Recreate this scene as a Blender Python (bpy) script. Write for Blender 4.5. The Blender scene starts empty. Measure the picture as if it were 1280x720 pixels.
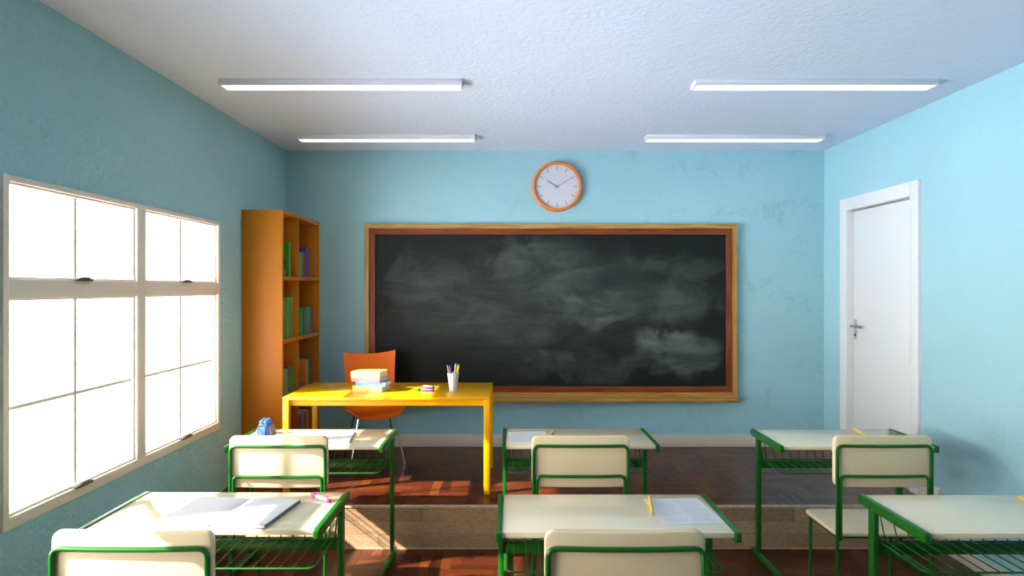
import bpy, bmesh, math, random
from mathutils import Vector, Matrix
R = math.radians
random.seed(7)
C = bpy.context.scene.collection

# ------------------------------------------------------------------ materials
def nodes_of(m):
    m.use_nodes = True
    nt = m.node_tree
    return nt, nt.nodes, nt.links

def inp(b, name, v):
    if name in b.inputs: b.inputs[name].default_value = v

def plain(name, col, rough=0.5, coat=0.0, metal=0.0, spec=0.5, var=0.0, vscale=12, bump=0.0, bscale=60):
    m = bpy.data.materials.new(name)
    nt, N, L = nodes_of(m)
    b = N['Principled BSDF']
    c = (col[0], col[1], col[2], 1)
    inp(b, 'Base Color', c); inp(b, 'Roughness', rough); inp(b, 'Metallic', metal)
    inp(b, 'Coat Weight', coat); inp(b, 'Coat Roughness', 0.12); inp(b, 'Specular IOR Level', spec)
    tc = N.new('ShaderNodeTexCoord')
    if var > 0:
        n = N.new('ShaderNodeTexNoise'); n.inputs['Scale'].default_value = vscale; n.inputs['Detail'].default_value = 4
        L.new(tc.outputs['Object'], n.inputs['Vector'])
        mx = N.new('ShaderNodeMix'); mx.data_type = 'RGBA'
        mx.inputs[6].default_value = tuple(x*(1-var) for x in col)+(1,)
        mx.inputs[7].default_value = tuple(min(1, x*(1+var)) for x in col)+(1,)
        L.new(n.outputs['Fac'], mx.inputs[0]); L.new(mx.outputs[2], b.inputs['Base Color'])
    if bump > 0:
        n = N.new('ShaderNodeTexNoise'); n.inputs['Scale'].default_value = bscale; n.inputs['Detail'].default_value = 3
        L.new(tc.outputs['Object'], n.inputs['Vector'])
        bp = N.new('ShaderNodeBump'); bp.inputs['Strength'].default_value = bump; bp.inputs['Distance'].default_value = 0.004
        L.new(n.outputs['Fac'], bp.inputs['Height']); L.new(bp.outputs['Normal'], b.inputs['Normal'])
    return m

def plaster(name, col, stain=(0.0, (0.1, 0.2, 0.25)), bump=0.35, mottle=0.08, bscale=26, rough=0.8, spec=0.3):
    m = bpy.data.materials.new(name)
    nt, N, L = nodes_of(m)
    b = N['Principled BSDF']; inp(b, 'Roughness', rough); inp(b, 'Specular IOR Level', spec)
    tc = N.new('ShaderNodeTexCoord')
    n1 = N.new('ShaderNodeTexNoise'); n1.inputs['Scale'].default_value = 1.6; n1.inputs['Detail'].default_value = 6; n1.inputs['Roughness'].default_value = .6
    L.new(tc.outputs['Object'], n1.inputs['Vector'])
    mx = N.new('ShaderNodeMix'); mx.data_type = 'RGBA'
    mx.inputs[6].default_value = tuple(x*(1-mottle) for x in col)+(1,)
    mx.inputs[7].default_value = tuple(min(1, x*(1+mottle)) for x in col)+(1,)
    L.new(n1.outputs['Fac'], mx.inputs[0])
    out = mx.outputs[2]
    if stain[0] > 0:
        n2 = N.new('ShaderNodeTexNoise'); n2.inputs['Scale'].default_value = 3.3; n2.inputs['Detail'].default_value = 9; n2.inputs['Roughness'].default_value = .72
        n2.inputs['Distortion'].default_value = 0.6
        L.new(tc.outputs['Object'], n2.inputs['Vector'])
        cr = N.new('ShaderNodeValToRGB')
        cr.color_ramp.elements[0].position = .55; cr.color_ramp.elements[0].color = (0, 0, 0, 1)
        cr.color_ramp.elements[1].position = .72; cr.color_ramp.elements[1].color = (1, 1, 1, 1)
        L.new(n2.outputs['Fac'], cr.inputs[0])
        ml = N.new('ShaderNodeMath'); ml.operation = 'MULTIPLY'; ml.inputs[1].default_value = stain[0]
        sx = N.new('ShaderNodeSeparateXYZ'); L.new(tc.outputs['Object'], sx.inputs[0])
        mk_ = N.new('ShaderNodeMapRange'); mk_.inputs[1].default_value = -.4; mk_.inputs[2].default_value = 2.7; mk_.inputs[3].default_value = .25; mk_.inputs[4].default_value = 1.3
        L.new(sx.outputs[0], mk_.inputs[0]); m3 = N.new('ShaderNodeMath'); m3.operation = 'MULTIPLY'
        L.new(cr.outputs[0], m3.inputs[0]); L.new(mk_.outputs[0], m3.inputs[1]); L.new(m3.outputs[0], ml.inputs[0])
        mx2 = N.new('ShaderNodeMix'); mx2.data_type = 'RGBA'
        L.new(ml.outputs[0], mx2.inputs[0]); L.new(out, mx2.inputs[6]); mx2.inputs[7].default_value = stain[1]+(1,)
        out = mx2.outputs[2]
    L.new(out, b.inputs['Base Color'])
    n3 = N.new('ShaderNodeTexNoise'); n3.inputs['Scale'].default_value = bscale; n3.inputs['Detail'].default_value = 5; n3.inputs['Distortion'].default_value = .5
    L.new(tc.outputs['Object'], n3.inputs['Vector'])
    n4 = N.new('ShaderNodeTexNoise'); n4.inputs['Scale'].default_value = 5; n4.inputs['Detail'].default_value = 3
    L.new(tc.outputs['Object'], n4.inputs['Vector'])
    ad = N.new('ShaderNodeMath'); ad.operation = 'MULTIPLY_ADD'; ad.inputs[1].default_value = .5
    L.new(n4.outputs['Fac'], ad.inputs[0]); L.new(n3.outputs['Fac'], ad.inputs[2])
    bp = N.new('ShaderNodeBump'); bp.inputs['Strength'].default_value = bump; bp.inputs['Distance'].default_value = 0.012
    L.new(ad.outputs[0], bp.inputs['Height']); L.new(bp.outputs['Normal'], b.inputs['Normal'])
    return m

def plank_mat(name, rough=0.32, grain=0.35, coat=0.0):
    """wood whose tone per plank comes from the colour attribute 'tone'"""
    m = bpy.data.materials.new(name)
    nt, N, L = nodes_of(m)
    b = N['Principled BSDF']; inp(b, 'Coat Weight', coat); inp(b, 'Coat Roughness', .2)
    at = N.new('ShaderNodeVertexColor'); at.layer_name = 'tone'
    tc = N.new('ShaderNodeTexCoord')
    mp = N.new('ShaderNodeMapping'); mp.inputs['Scale'].default_value = (14, 14, 60)
    L.new(tc.outputs['Object'], mp.inputs[0])
    n = N.new('ShaderNodeTexNoise'); n.inputs['Scale'].default_value = 2.0; n.inputs['Detail'].default_value = 6
    L.new(mp.outputs[0], n.inputs['Vector'])
    mr = N.new('ShaderNodeMapRange'); mr.inputs[1].default_value = .3; mr.inputs[2].default_value = .7
    mr.inputs[3].default_value = 1-grain; mr.inputs[4].default_value = 1+grain
    L.new(n.outputs['Fac'], mr.inputs[0])
    vm = N.new('ShaderNodeVectorMath'); vm.operation = 'SCALE'
    L.new(at.outputs[0], vm.inputs[0]); L.new(mr.outputs[0], vm.inputs['Scale'])
    L.new(vm.outputs[0], b.inputs['Base Color'])
    n2 = N.new('ShaderNodeTexNoise'); n2.inputs['Scale'].default_value = 7; n2.inputs['Detail'].default_value = 5
    L.new(tc.outputs['Object'], n2.inputs['Vector'])
    m2 = N.new('ShaderNodeMapRange'); m2.inputs[3].default_value = rough-.1; m2.inputs[4].default_value = rough+.12
    L.new(n2.outputs['Fac'], m2.inputs[0]); L.new(m2.outputs[0], b.inputs['Roughness'])
    return m

def wood(name, col, dark, axis='X', rough=.4, scale=1.0, coat=.1):
    m = bpy.data.materials.new(name)
    nt, N, L = nodes_of(m)
    b = N['Principled BSDF']; inp(b, 'Roughness', rough); inp(b, 'Specular IOR Level', .25)
    tc = N.new('ShaderNodeTexCoord'); mp = N.new('ShaderNodeMapping')
    s = [22*scale]*3; s['XYZ'.index(axis)] = 1.6*scale
    mp.inputs['Scale'].default_value = s
    L.new(tc.outputs['Object'], mp.inputs[0])
    n = N.new('ShaderNodeTexNoise'); n.inputs['Scale'].default_value = 2; n.inputs['Detail'].default_value = 7; n.inputs['Distortion'].default_value = .4
    L.new(mp.outputs[0], n.inputs['Vector'])
    cr = N.new('ShaderNodeValToRGB')
    cr.color_ramp.elements[0].position = .35; cr.color_ramp.elements[0].color = dark+(1,)
    cr.color_ramp.elements[1].position = .62; cr.color_ramp.elements[1].color = col+(1,)
    L.new(n.outputs['Fac'], cr.inputs[0]); L.new(cr.outputs[0], b.inputs['Base Color'])
    return m

def board_mat():
    m = bpy.data.materials.new('chalkboard_slate')
    nt, N, L = nodes_of(m)
    b = N['Principled BSDF']; inp(b, 'Roughness', .6); inp(b, 'Specular IOR Level', .25)
    tc = N.new('ShaderNodeTexCoord')
    def noise(scale, detail, sx, sz, off, dist=0.6):
        mp = N.new('ShaderNodeMapping'); mp.inputs['Scale'].default_value = (sx, 1, sz); mp.inputs['Location'].default_value = off
        L.new(tc.outputs['Object'], mp.inputs[0])
        n = N.new('ShaderNodeTexNoise'); n.inputs['Scale'].default_value = scale; n.inputs['Detail'].default_value = detail
        n.inputs['Distortion'].default_value = dist; n.inputs['Roughness'].default_value = .62
        L.new(mp.outputs[0], n.inputs['Vector']); return n.outputs['Fac']
    def math_(op, a, bb):
        x = N.new('ShaderNodeMath'); x.operation = op
        for k, v in enumerate((a, bb)):
            if isinstance(v, (int, float)): x.inputs[k].default_value = v
            else: L.new(v, x.inputs[k])
        return x.outputs[0]
    def rng(v, a, bb, c=0., d=1.):
        x = N.new('ShaderNodeMapRange'); x.interpolation_type = 'SMOOTHSTEP'
        for k, q in enumerate((a, bb, c, d)): x.inputs[k+1].default_value = q
        L.new(v, x.inputs[0]); return x.outputs[0]
    # smudge cores left by the eraser (fixed chalk marks) in board coordinates
    sep = N.new('ShaderNodeSeparateXYZ'); L.new(tc.outputs['Object'], sep.inputs[0])
    warp = noise(2.2, 3, 1, 1, (3, 0, 1))
    wv = rng(warp, .3, .7, -.16, .16)
    xx = math_('ADD', sep.outputs[0], wv); zz = math_('ADD', sep.outputs[2], math_('MULTIPLY', wv, -.6))
    def blob(cx, cz, rx, rz, amp):
        dx = math_('MULTIPLY', math_('SUBTRACT', xx, cx), 1/rx); dz = math_('MULTIPLY', math_('SUBTRACT', zz, cz), 1/rz)
        d = math_('ADD', math_('MULTIPLY', dx, dx), math_('MULTIPLY', dz, dz))
        return math_('MULTIPLY', rng(d, 0, 1, 1, 0), amp)
    blobs = [(-.02, .36, .62, .38, .55), (.45, .02, .5, .2, .62), (1.28, -.36, .46, .18, 1.0), (1.3, .45, .6, .17, .35),
             (-1.2, .30, .5, .3, .30), (.2, -.52, .7, .16, .36), (1.25, .05, .4, .25, .22), (-.7, 0, .9, .5, .22), (.9, .2, .9, .45, .20), (0,0,1.75,.8,.22),
             (.95,-.5,.45,.14,.3)]
    tot = None
    for q in blobs:
        v = blob(*q); tot = v if tot is None else math_('ADD', tot, v)
    st = rng(noise(1.5, 8, .9, 2.4, (0, 0, 0), 1.0), .30, .75, .35, 1.5)
    st2 = rng(noise(4.0, 9, .5, 4.0, (5, 0, 2), .4), .30, .75, .80, 1.2)
    fac = math_('MULTIPLY', math_('MULTIPLY', math_('MULTIPLY', tot, st), st2), .125)
    mx = N.new('ShaderNodeMix'); mx.data_type = 'RGBA'
    mx.inputs[6].default_value = (.0085, .0105, .0085, 1); mx.inputs[7].default_value = (.62, .74, .66, 1)
    L.new(fac, mx.inputs[0]); L.new(mx.outputs[2], b.inputs['Base Color'])
    return m

def emit(name, col, s):
    m = bpy.data.materials.new(name)
    nt, N, L = nodes_of(m)
    b = N['Principled BSDF']; inp(b, 'Base Color', (.9, .9, .9, 1)); inp(b, 'Emission Color', col+(1,)); inp(b, 'Emission Strength', s)
    return m

def glass_mat():
    m = bpy.data.materials.new('window_glass')
    nt, N, L = nodes_of(m)
    N.remove(N['Principled BSDF'])
    t = N.new('ShaderNodeBsdfTransparent'); t.inputs[0].default_value = (.97, .98, .98, 1)
    g = N.new('ShaderNodeBsdfGlossy'); g.inputs['Roughness'].default_value = .02
    lw = N.new('ShaderNodeLayerWeight'); lw.inputs[0].default_value = .5
    pw = N.new('ShaderNodeMath'); pw.operation = 'POWER'; pw.inputs[1].default_value = 5
    f = N.new('ShaderNodeMath'); f.operation = 'MULTIPLY_ADD'; f.inputs[1].default_value = .6; f.inputs[2].default_value = .02
    L.new(lw.outputs['Facing'], pw.inputs[0]); L.new(pw.outputs[0], f.inputs[0])
    mx = N.new('ShaderNodeMixShader')
    L.new(f.outputs[0], mx.inputs[0]); L.new(t.outputs[0], mx.inputs[1]); L.new(g.outputs[0], mx.inputs[2])
    L.new(mx.outputs[0], N['Material Output'].inputs[0])
    return m

TEAL = (.355, .60, .65)
M = {
 'wall': plaster('teal_plaster', TEAL, (.0, (.1, .2, .25)), bump=.45, mottle=.05),
 'wall_back': plaster('teal_plaster_worn', TEAL, (.42, (.12, .26, .29)), bump=.22, mottle=.06),
 'wall_left': plaster('teal_plaster_coarse', TEAL, (.10, (.2, .38, .40)), bump=1.0, mottle=.07, bscale=34),
 'wall_dark': plaster('bounce_cut_teal_plaster', (.10, .20, .23), bump=.3, mottle=.05),  # unseen wall behind the camera, colour darkened to cut bounced light
 'ceil': plaster('white_plaster', (.76, .83, .97), bump=.35, mottle=.02, bscale=34),
 'parquet': plank_mat('parquet', rough=.34, grain=.30),
 'board_planks': plank_mat('riser_planks', rough=.5, grain=.22),
 'grout': plain('parquet_gap', (.03, .012, .008), .6),
 'win': plain('window_paint', (.86, .74, .59), .5, bump=.05),
 'grey': plain('latch_grey', (.075, .068, .05), .6),
 'glass': glass_mat(),
 'skirt': plain('skirting_beige', (.80, .68, .56), .5),
 'door': plain('door_white', (.77, .77, .76), .4),
 'door_frame': plain('door_frame_white', (.78, .77, .76), .45),
 'chrome': plain('chrome', (.75, .77, .78), .18, metal=1),
 'steel': plain('brushed_steel', (.42, .44, .46), .3, metal=1),
 'darkmetal': plain('dark_keyhole', (.06, .06, .06), .4, metal=.6),
 'lam': plain('cream_laminate', (.87, .75, .52), .06, spec=.9, var=.02, vscale=3),
 'lamchair': plain('cream_moulded', (.87, .69, .42), .22, spec=.5),
 'green': plain('green_enamel', (.007, .120, .010), .30, spec=.4),
 'greend': plain('green_wire', (.007, .11, .012), .4),
 'yellow': plain('yellow_lacquer', (.93, .43, .004), .20, coat=.0),
 'orange': plain('orange_shell', (.88, .165, .006), .45, spec=.25),
 'case': plain('orange_laminate', (.54, .175, .007), .45, spec=.3, var=.08, vscale=5),
 'golden': wood('golden_wood', (.56, .31, .075), (.36, .165, .03), 'X', .4),
 'goldenz': wood('golden_wood_upright', (.56, .31, .075), (.36, .165, .03), 'Z', .4),
 'red': wood('red_wood', (.27, .068, .018), (.16, .035, .010), 'X', .45),
 'redz': wood('red_wood_upright', (.27, .068, .018), (.16, .035, .010), 'Z', .45),
 'slate': board_mat(),
 'rim': plain('clock_orange', (.80, .22, .03), .35),
 'face': plain('clock_face', (.64, .64, .68), .5),
 'ink': plain('clock_ink', (.10, .11, .13), .5),
 'lampbody': plain('lamp_housing', (.76, .76, .78), .4),
 'tube': emit('lamp_diffuser', (1, 1, 1), 2.5),
 'paper': plain('paper', (.70, .70, .70), .7),
 'pages': plain('page_block', (.72, .69, .62), .8),
 'print': plain('grey_print', (.52, .52, .53), .8),
 'coverred': plain('cover_maroon', (.30, .07, .08), .5),
 'covergrey': plain('cover_grey', (.14, .13, .13), .5),
 'pink': plain('magenta_plastic', (.52, .012, .19), .35),
 'whiteplas': plain('white_plastic', (.84, .84, .84), .35),
 'cupwhite': plain('cup_white', (.62, .62, .62), .45),
 'pencil': plain('pencil_yellow', (.86, .55, .02), .35),
 'pencilo': plain('pencil_orange', (.85, .26, .01), .35),
 'rawwood': plain('pencil_wood', (.66, .42, .22), .6),
 'lead': plain('pencil_lead', (.05, .05, .055), .4),
 'bluemk': plain('blue_marker', (.045, .05, .42), .35),
 'pouch': plain('pouch_blue', (.045, .12, .46), .6, bump=.2),
 'pouchd': plain('pouch_dark_blue', (.03, .08, .34), .6),
 'pouchg': plain('pouch_grey', (.20, .19, .19), .7),
 'purple': plain('eraser_purple', (.15, .008, .15), .5),
 'greenpin': plain('green_plastic', (.05, .42, .03), .35),
 'greenpind': plain('dark_green_plastic', (.015, .16, .02), .35),
}

# ------------------------------------------------------------------ mesh helpers
def finish(name, bm, mat, parent=None, smooth=True, ang=35):
    bmesh.ops.recalc_face_normals(bm, faces=bm.faces[:])
    a = R(ang)
    for f in bm.faces: f.smooth = smooth
    for e in bm.edges:
        if len(e.link_faces) == 2:
            e.smooth = e.calc_face_angle(0) < a
    me = bpy.data.meshes.new(name); bm.to_mesh(me); bm.free()
    mats = mat if isinstance(mat, (list, tuple)) else [mat]
    for m in mats: me.materials.append(m)
    o = bpy.data.objects.new(name, me); C.objects.link(o)
    if parent: o.parent = parent
    return o

def empty(name, loc=(0, 0, 0), rz=0):
    o = bpy.data.objects.new(name, None); C.objects.link(o)
    o.location = loc; o.rotation_euler = (0, 0, rz); o.empty_display_size = .1
    return o

def tag(o, label, cat, group=None):
    o['label'] = label; o['category'] = cat
    if group: o['group'] = group
    return o

def struct(o, label=None):
    o['kind'] = 'structure'
    if label: o['label'] = label
    return o

def box(bm, x0, x1, y0, y1, z0, z1, bev=0, seg=2, mi=0, mat=None):
    b = bmesh.new()
    bmesh.ops.create_cube(b, size=1)
    bmesh.ops.scale(b, vec=(x1-x0, y1-y0, z1-z0), verts=b.verts)
    bmesh.ops.translate(b, vec=((x0+x1)/2, (y0+y1)/2, (z0+z1)/2), verts=b.verts)
    if bev: bmesh.ops.bevel(b, geom=b.edges[:], offset=bev, segments=seg, profile=.5, affect='EDGES')
    for f in b.faces: f.material_index = mi
    if mat is not None: bmesh.ops.transform(b, matrix=mat, verts=b.verts)
    join(bm, b)

def join(bm, b):
    me = bpy.data.meshes.new('tmp'); b.to_mesh(me); b.free(); bm.from_mesh(me); bpy.data.meshes.remove(me)

def B(*a, **k):
    bm = bmesh.new(); box(bm, *a, **k); return bm

def fillet(pts, r, n=5):
    pts = [Vector(p) for p in pts]; out = [pts[0]]
    for i in range(1, len(pts)-1):
        p, a, c = pts[i], pts[i-1], pts[i+1]
        d1 = (a-p); d2 = (c-p); rr = min(r, d1.length*.49, d2.length*.49)
        s = p+d1.normalized()*rr; e = p+d2.normalized()*rr
        for k in range(n+1):
            t = k/n; out.append(s*(1-t)**2+p*2*t*(1-t)+e*t*t)
    out.append(pts[-1]); return out

def tube(bm, pts, r, n=10, fr=0.0, caps=True, mi=0, radii=None):
    if fr: pts = fillet(pts, fr)
    pts = [Vector(p) for p in pts]
    rings = []; prev = None
    for i, p in enumerate(pts):
        if i == 0: t = pts[1]-p
        elif i == len(pts)-1: t = p-pts[i-1]
        else: t = (pts[i+1]-p).normalized()+(p-pts[i-1]).normalized()
        t.normalize()
        if prev is None:
            u = Vector((0, 0, 1)) if abs(t.z) < .9 else Vector((1, 0, 0))
            u = (u-t*u.dot(t)).normalized()
        else:
            u = (prev-t*prev.dot(t)).normalized()
        prev = u; v = t.cross(u)
        rr = radii[i] if radii else r
        rings.append([bm.verts.new(p+u*rr*math.cos(2*math.pi*k/n)+v*rr*math.sin(2*math.pi*k/n)) for k in range(n)])
    for a, b in zip(rings, rings[1:]):
        for k in range(n):
            f = bm.faces.new((a[k], a[(k+1) % n], b[(k+1) % n], b[k])); f.material_index = mi
    if caps:
        f = bm.faces.new(rings[0][::-1]); f.material_index = mi
        f = bm.faces.new(rings[-1]); f.material_index = mi

def lathe(bm, prof, n=24, mi=0, center=(0, 0)):
    rings = []
    for r, z in prof:
        if r < 1e-6: rings.append([bm.verts.new((center[0], center[1], z))])
        else: rings.append([bm.verts.new((center[0]+r*math.cos(2*math.pi*k/n), center[1]+r*math.sin(2*math.pi*k/n), z)) for k in range(n)])
    for a, b in zip(rings, rings[1:]):
        for k in range(n):
            j = (k+1) % n
            if len(a) == 1 and len(b) == 1: continue
            if len(a) == 1: f = bm.faces.new((a[0], b[j], b[k]))
            elif len(b) == 1: f = bm.faces.new((a[k], a[j], b[0]))
            else: f = bm.faces.new((a[k], a[j], b[j], b[k]))
            f.material_index = mi

def prism(bm, poly, y0, y1, plane='XZ', bev=0, seg=2, mi=0):
    """extrude a 2-D outline; plane XZ -> along Y, XY -> along Z, YZ -> along X"""
    def P(a, b, c): return {'XZ': (a, c, b), 'XY': (a, b, c), 'YZ': (c, a, b)}[plane]
    b = bmesh.new()
    A = [b.verts.new(P(p[0], p[1], y0)) for p in poly]; D = [b.verts.new(P(p[0], p[1], y1)) for p in poly]
    fa = b.faces.new(A); fd = b.faces.new(D[::-1]); n = len(poly)
    for k in range(n): b.faces.new((A[k], A[(k+1) % n], D[(k+1) % n], D[k]))
    bmesh.ops.recalc_face_normals(b, faces=b.faces[:])
    if bev:
        eds = list(set(fa.edges[:]+fd.edges[:]))
        bmesh.ops.bevel(b, geom=eds, offset=bev, segments=seg, profile=.5, affect='EDGES')
    for f in b.faces: f.material_index = mi
    join(bm, b)

def rrect(x0, x1, z0, z1, r, n=5):
    out = []
    for cx, cz, a0 in ((x1-r, z1-r, 0), (x0+r, z1-r, 90), (x0+r, z0+r, 180), (x1-r, z0+r, 270)):
        for k in range(n+1):
            a = R(a0+90*k/n); out.append((cx+r*math.cos(a), cz+r*math.sin(a)))
    return out

def copy_tree(o, parent=None):
    c = o.copy(); C.objects.link(c)
    if parent: c.parent = parent
    for ch in [q for q in list(bpy.data.objects) if q.parent == o]:
        copy_tree(ch, c)
    return c

# ------------------------------------------------------------------ room shell
XL, XR, YB, YF, ZC, PZ, PY = -2.144, 2.955, 6.0, -1.9, 3.103, .30, 4.368

def wall_x(name, x, xo, y0, y1, z0, z1, holes, mat):
    """wall in the YZ plane with its inner face at x, outer at xo; holes = (y0,y1,z0,z1)"""
    ys = sorted({y0, y1}|{h[0] for h in holes}|{h[1] for h in holes}); zs = sorted({z0, z1}|{h[2] for h in holes}|{h[3] for h in holes})
    bm = bmesh.new(); V = {}
    def v(X, y, z):
        k = (X, y, z)
        if k not in V: V[k] = bm.verts.new(k)
        return V[k]
    def solid(i, j):
        if i < 0 or j < 0 or i >= len(ys)-1 or j >= len(zs)-1: return False
        cy, cz = (ys[i]+ys[i+1])/2, (zs[j]+zs[j+1])/2
        return not any(h[0] < cy < h[1] and h[2] < cz < h[3] for h in holes)
    for i in range(len(ys)-1):
        for j in range(len(zs)-1):
            if not solid(i, j): continue
            a, b, c, d = ys[i], ys[i+1], zs[j], zs[j+1]
            bm.faces.new((v(x, a, c), v(x, b, c), v(x, b, d), v(x, a, d)))
            bm.faces.new((v(xo, a, c), v(xo, a, d), v(xo, b, d), v(xo, b, c)))
            if not solid(i-1, j): bm.faces.new((v(x, a, c), v(x, a, d), v(xo, a, d), v(xo, a, c)))
            if not solid(i+1, j): bm.faces.new((v(x, b, c), v(xo, b, c), v(xo, b, d), v(x, b, d)))
            if not solid(i, j-1): bm.faces.new((v(x, a, c), v(xo, a, c), v(xo, b, c), v(x, b, c)))
            if not solid(i, j+1): bm.faces.new((v(x, a, d), v(x, b, d), v(xo, b, d), v(xo, a, d)))
    return struct(finish(name, bm, mat, smooth=False))

WZ0, WZ1 = .772, 2.281
WINS = [(2.653, 4.627), (.440, 2.414)]
wall_x('wall_left', XL, XL-.07, YF-.1, YB+.1, 0, ZC, [(a, b, WZ0, WZ1) for a, b in WINS], M['wall_left'])
wall_x('wall_right', XR, XR+.15, YF-.1, YB+.1, 0, ZC, [(4.58, 5.674, PZ, 2.588)], M['wall'])
struct(finish('wall_back', B(XL-.07, XR+.15, YB, YB+.12, 0, ZC), M['wall_back'], smooth=False))
struct(finish('wall_front', B(XL, XR, YF-.1, YF, 0, ZC), M['wall_dark'], smooth=False))
struct(finish('ceiling', B(XL-.07, XR+.15, YF-.1, YB+.12, ZC, ZC+.1), M['ceil'], smooth=False))

def tone_quad(bm, lay, x0, x1, y0, y1, z, col, drop=.004):
    if x1-x0 < .004 or y1-y0 < .004: return
    vs = [bm.verts.new(p) for p in ((x0, y0, z), (x1, y0, z), (x1, y1, z), (x0, y1, z))]
    f = bm.faces.new(vs); fs = [f]
    lo = [bm.verts.new((q.co.x, q.co.y, z-drop)) for q in vs]
    for k in range(4): fs.append(bm.faces.new((vs[k], lo[k], lo[(k+1) % 4], vs[(k+1) % 4])))
    for f in fs:
        for l in f.loops: l[lay] = col+(1,)

PAR = [(c[0]*.29, c[1]*.20, c[2]*.12) for c in [(.30, .085, .030), (.36, .115, .040), (.24, .062, .023), (.42, .15, .052), (.20, .052, .020), (.33, .095, .030), (.27, .068, .022)]]
def herringbone(name, x0, x1, y0, y1, ztop, w=.07, n=5):
    bm = bmesh.new(); lay = bm.loops.layers.color.new('tone') if False else bm.loops.layers.float_color.new('tone')
    g = .0009
    rnd = random.Random(name)
    i1 = int((x1-x0)/w)+2; j1 = int((y1-y0)/w)+2
    for i in range(-n, i1):
        for j in range(-n, j1):
            k = (i-j) % (2*n)
            if k == 0: a, b, c, d = i*w, (i+n)*w, j*w, (j+1)*w
            elif k == 2*n-1: a, b, c, d = i*w, (i+1)*w, j*w, (j+n)*w
            else: continue
            a = max(x0, x0+a+g); b = min(x1, x0+b-g); c = max(y0, y0+c+g); d = min(y1, y0+d-g)
            if b <= a or d <= c: continue
            col = rnd.choice(PAR); s = rnd.uniform(.75, 1.2)
            tone_quad(bm, lay, a, b, c, d, ztop, tuple(q*s for q in col))
    return bm

fl = finish('floor', herringbone('floor', XL, XR, YF, PY+.02, 0.0), M['parquet'], smooth=False); struct(fl)
sub = finish('subfloor', B(XL-.07, XR+.15, YF-.1, YB+.1, -.08, -.003), M['grout'], smooth=False); sub.parent = fl
pl = finish('platform', B(XL, XR, PY+.012, YB, 0.0, PZ-.003), M['grout'], smooth=False); struct(pl)
finish('platform_parquet', herringbone('platform', XL, XR, PY+.012, YB, PZ), M['parquet'], pl, smooth=False)
# riser of the platform: three rows of horizontal boards, a nosing and a foot strip
bm = bmesh.new(); lay = bm.loops.layers.float_color.new('tone')
def rquad(x0, x1, z0, z1, y, col):
    vs = [bm.verts.new(p) for p in ((x0, y, z0), (x1, y, z0), (x1, y, z1), (x0, y, z1))]
    bk = [bm.verts.new((q.co.x, PY+.012, q.co.z)) for q in vs]
    fs = [bm.faces.new(vs)]+[bm.faces.new((vs[k], bk[k], bk[(k+1) % 4], vs[(k+1) % 4])) for k in range(4)]
    for f in fs:
        for l in f.loops: l[lay] = col+(1,)
RC = [(.48, .30, .16), (.41, .25, .135), (.53, .35, .20), (.45, .27, .14), (.39, .25, .15)]
rows = [(.014, .104), (.105, .192), (.193, .286)]
for k, (a, b) in enumerate(rows):
    x = XL-[.5, .2, .85][k]
    while x < XR:
        ln = random.choice([.42, .62, .88, 1.1]); c = random.choice(RC); s = random.uniform(.85, 1.15)
        rquad(max(XL, x+.001), min(XR, x+ln-.001), a+.0005, b-.0005, PY, tuple(q*s for q in c)) if x+ln > XL+.02 else None
        x += ln
rquad(XL, XR, .287, PZ+.001, PY-.004, (.72, .56, .42)); rquad(XL, XR, 0, .0135, PY-.003, (.62, .43, .28))
finish('riser_boards', bm, M['board_planks'], pl, smooth=False)

struct(finish('baseboard_back', B(XL, XR, YB-.015, YB, PZ, PZ+.114, bev=.002), M['skirt']))
struct(finish('baseboard_right', B(XR-.015, XR, YF, PY, 0, .098, bev=.002), M['skirt']))
bm = bmesh.new(); box(bm, XR-.015, XR, PY, 4.578, PZ, PZ+.114, bev=.002); box(bm, XR-.015, XR, 5.676, YB-.015, PZ, PZ+.114, bev=.002)
struct(finish('baseboard_right_platform', bm, M['skirt']))
struct(finish('baseboard_left', B(XL, XL+.015, YF, PY-.005, 0, .098, bev=.002), M['skirt']))

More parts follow.
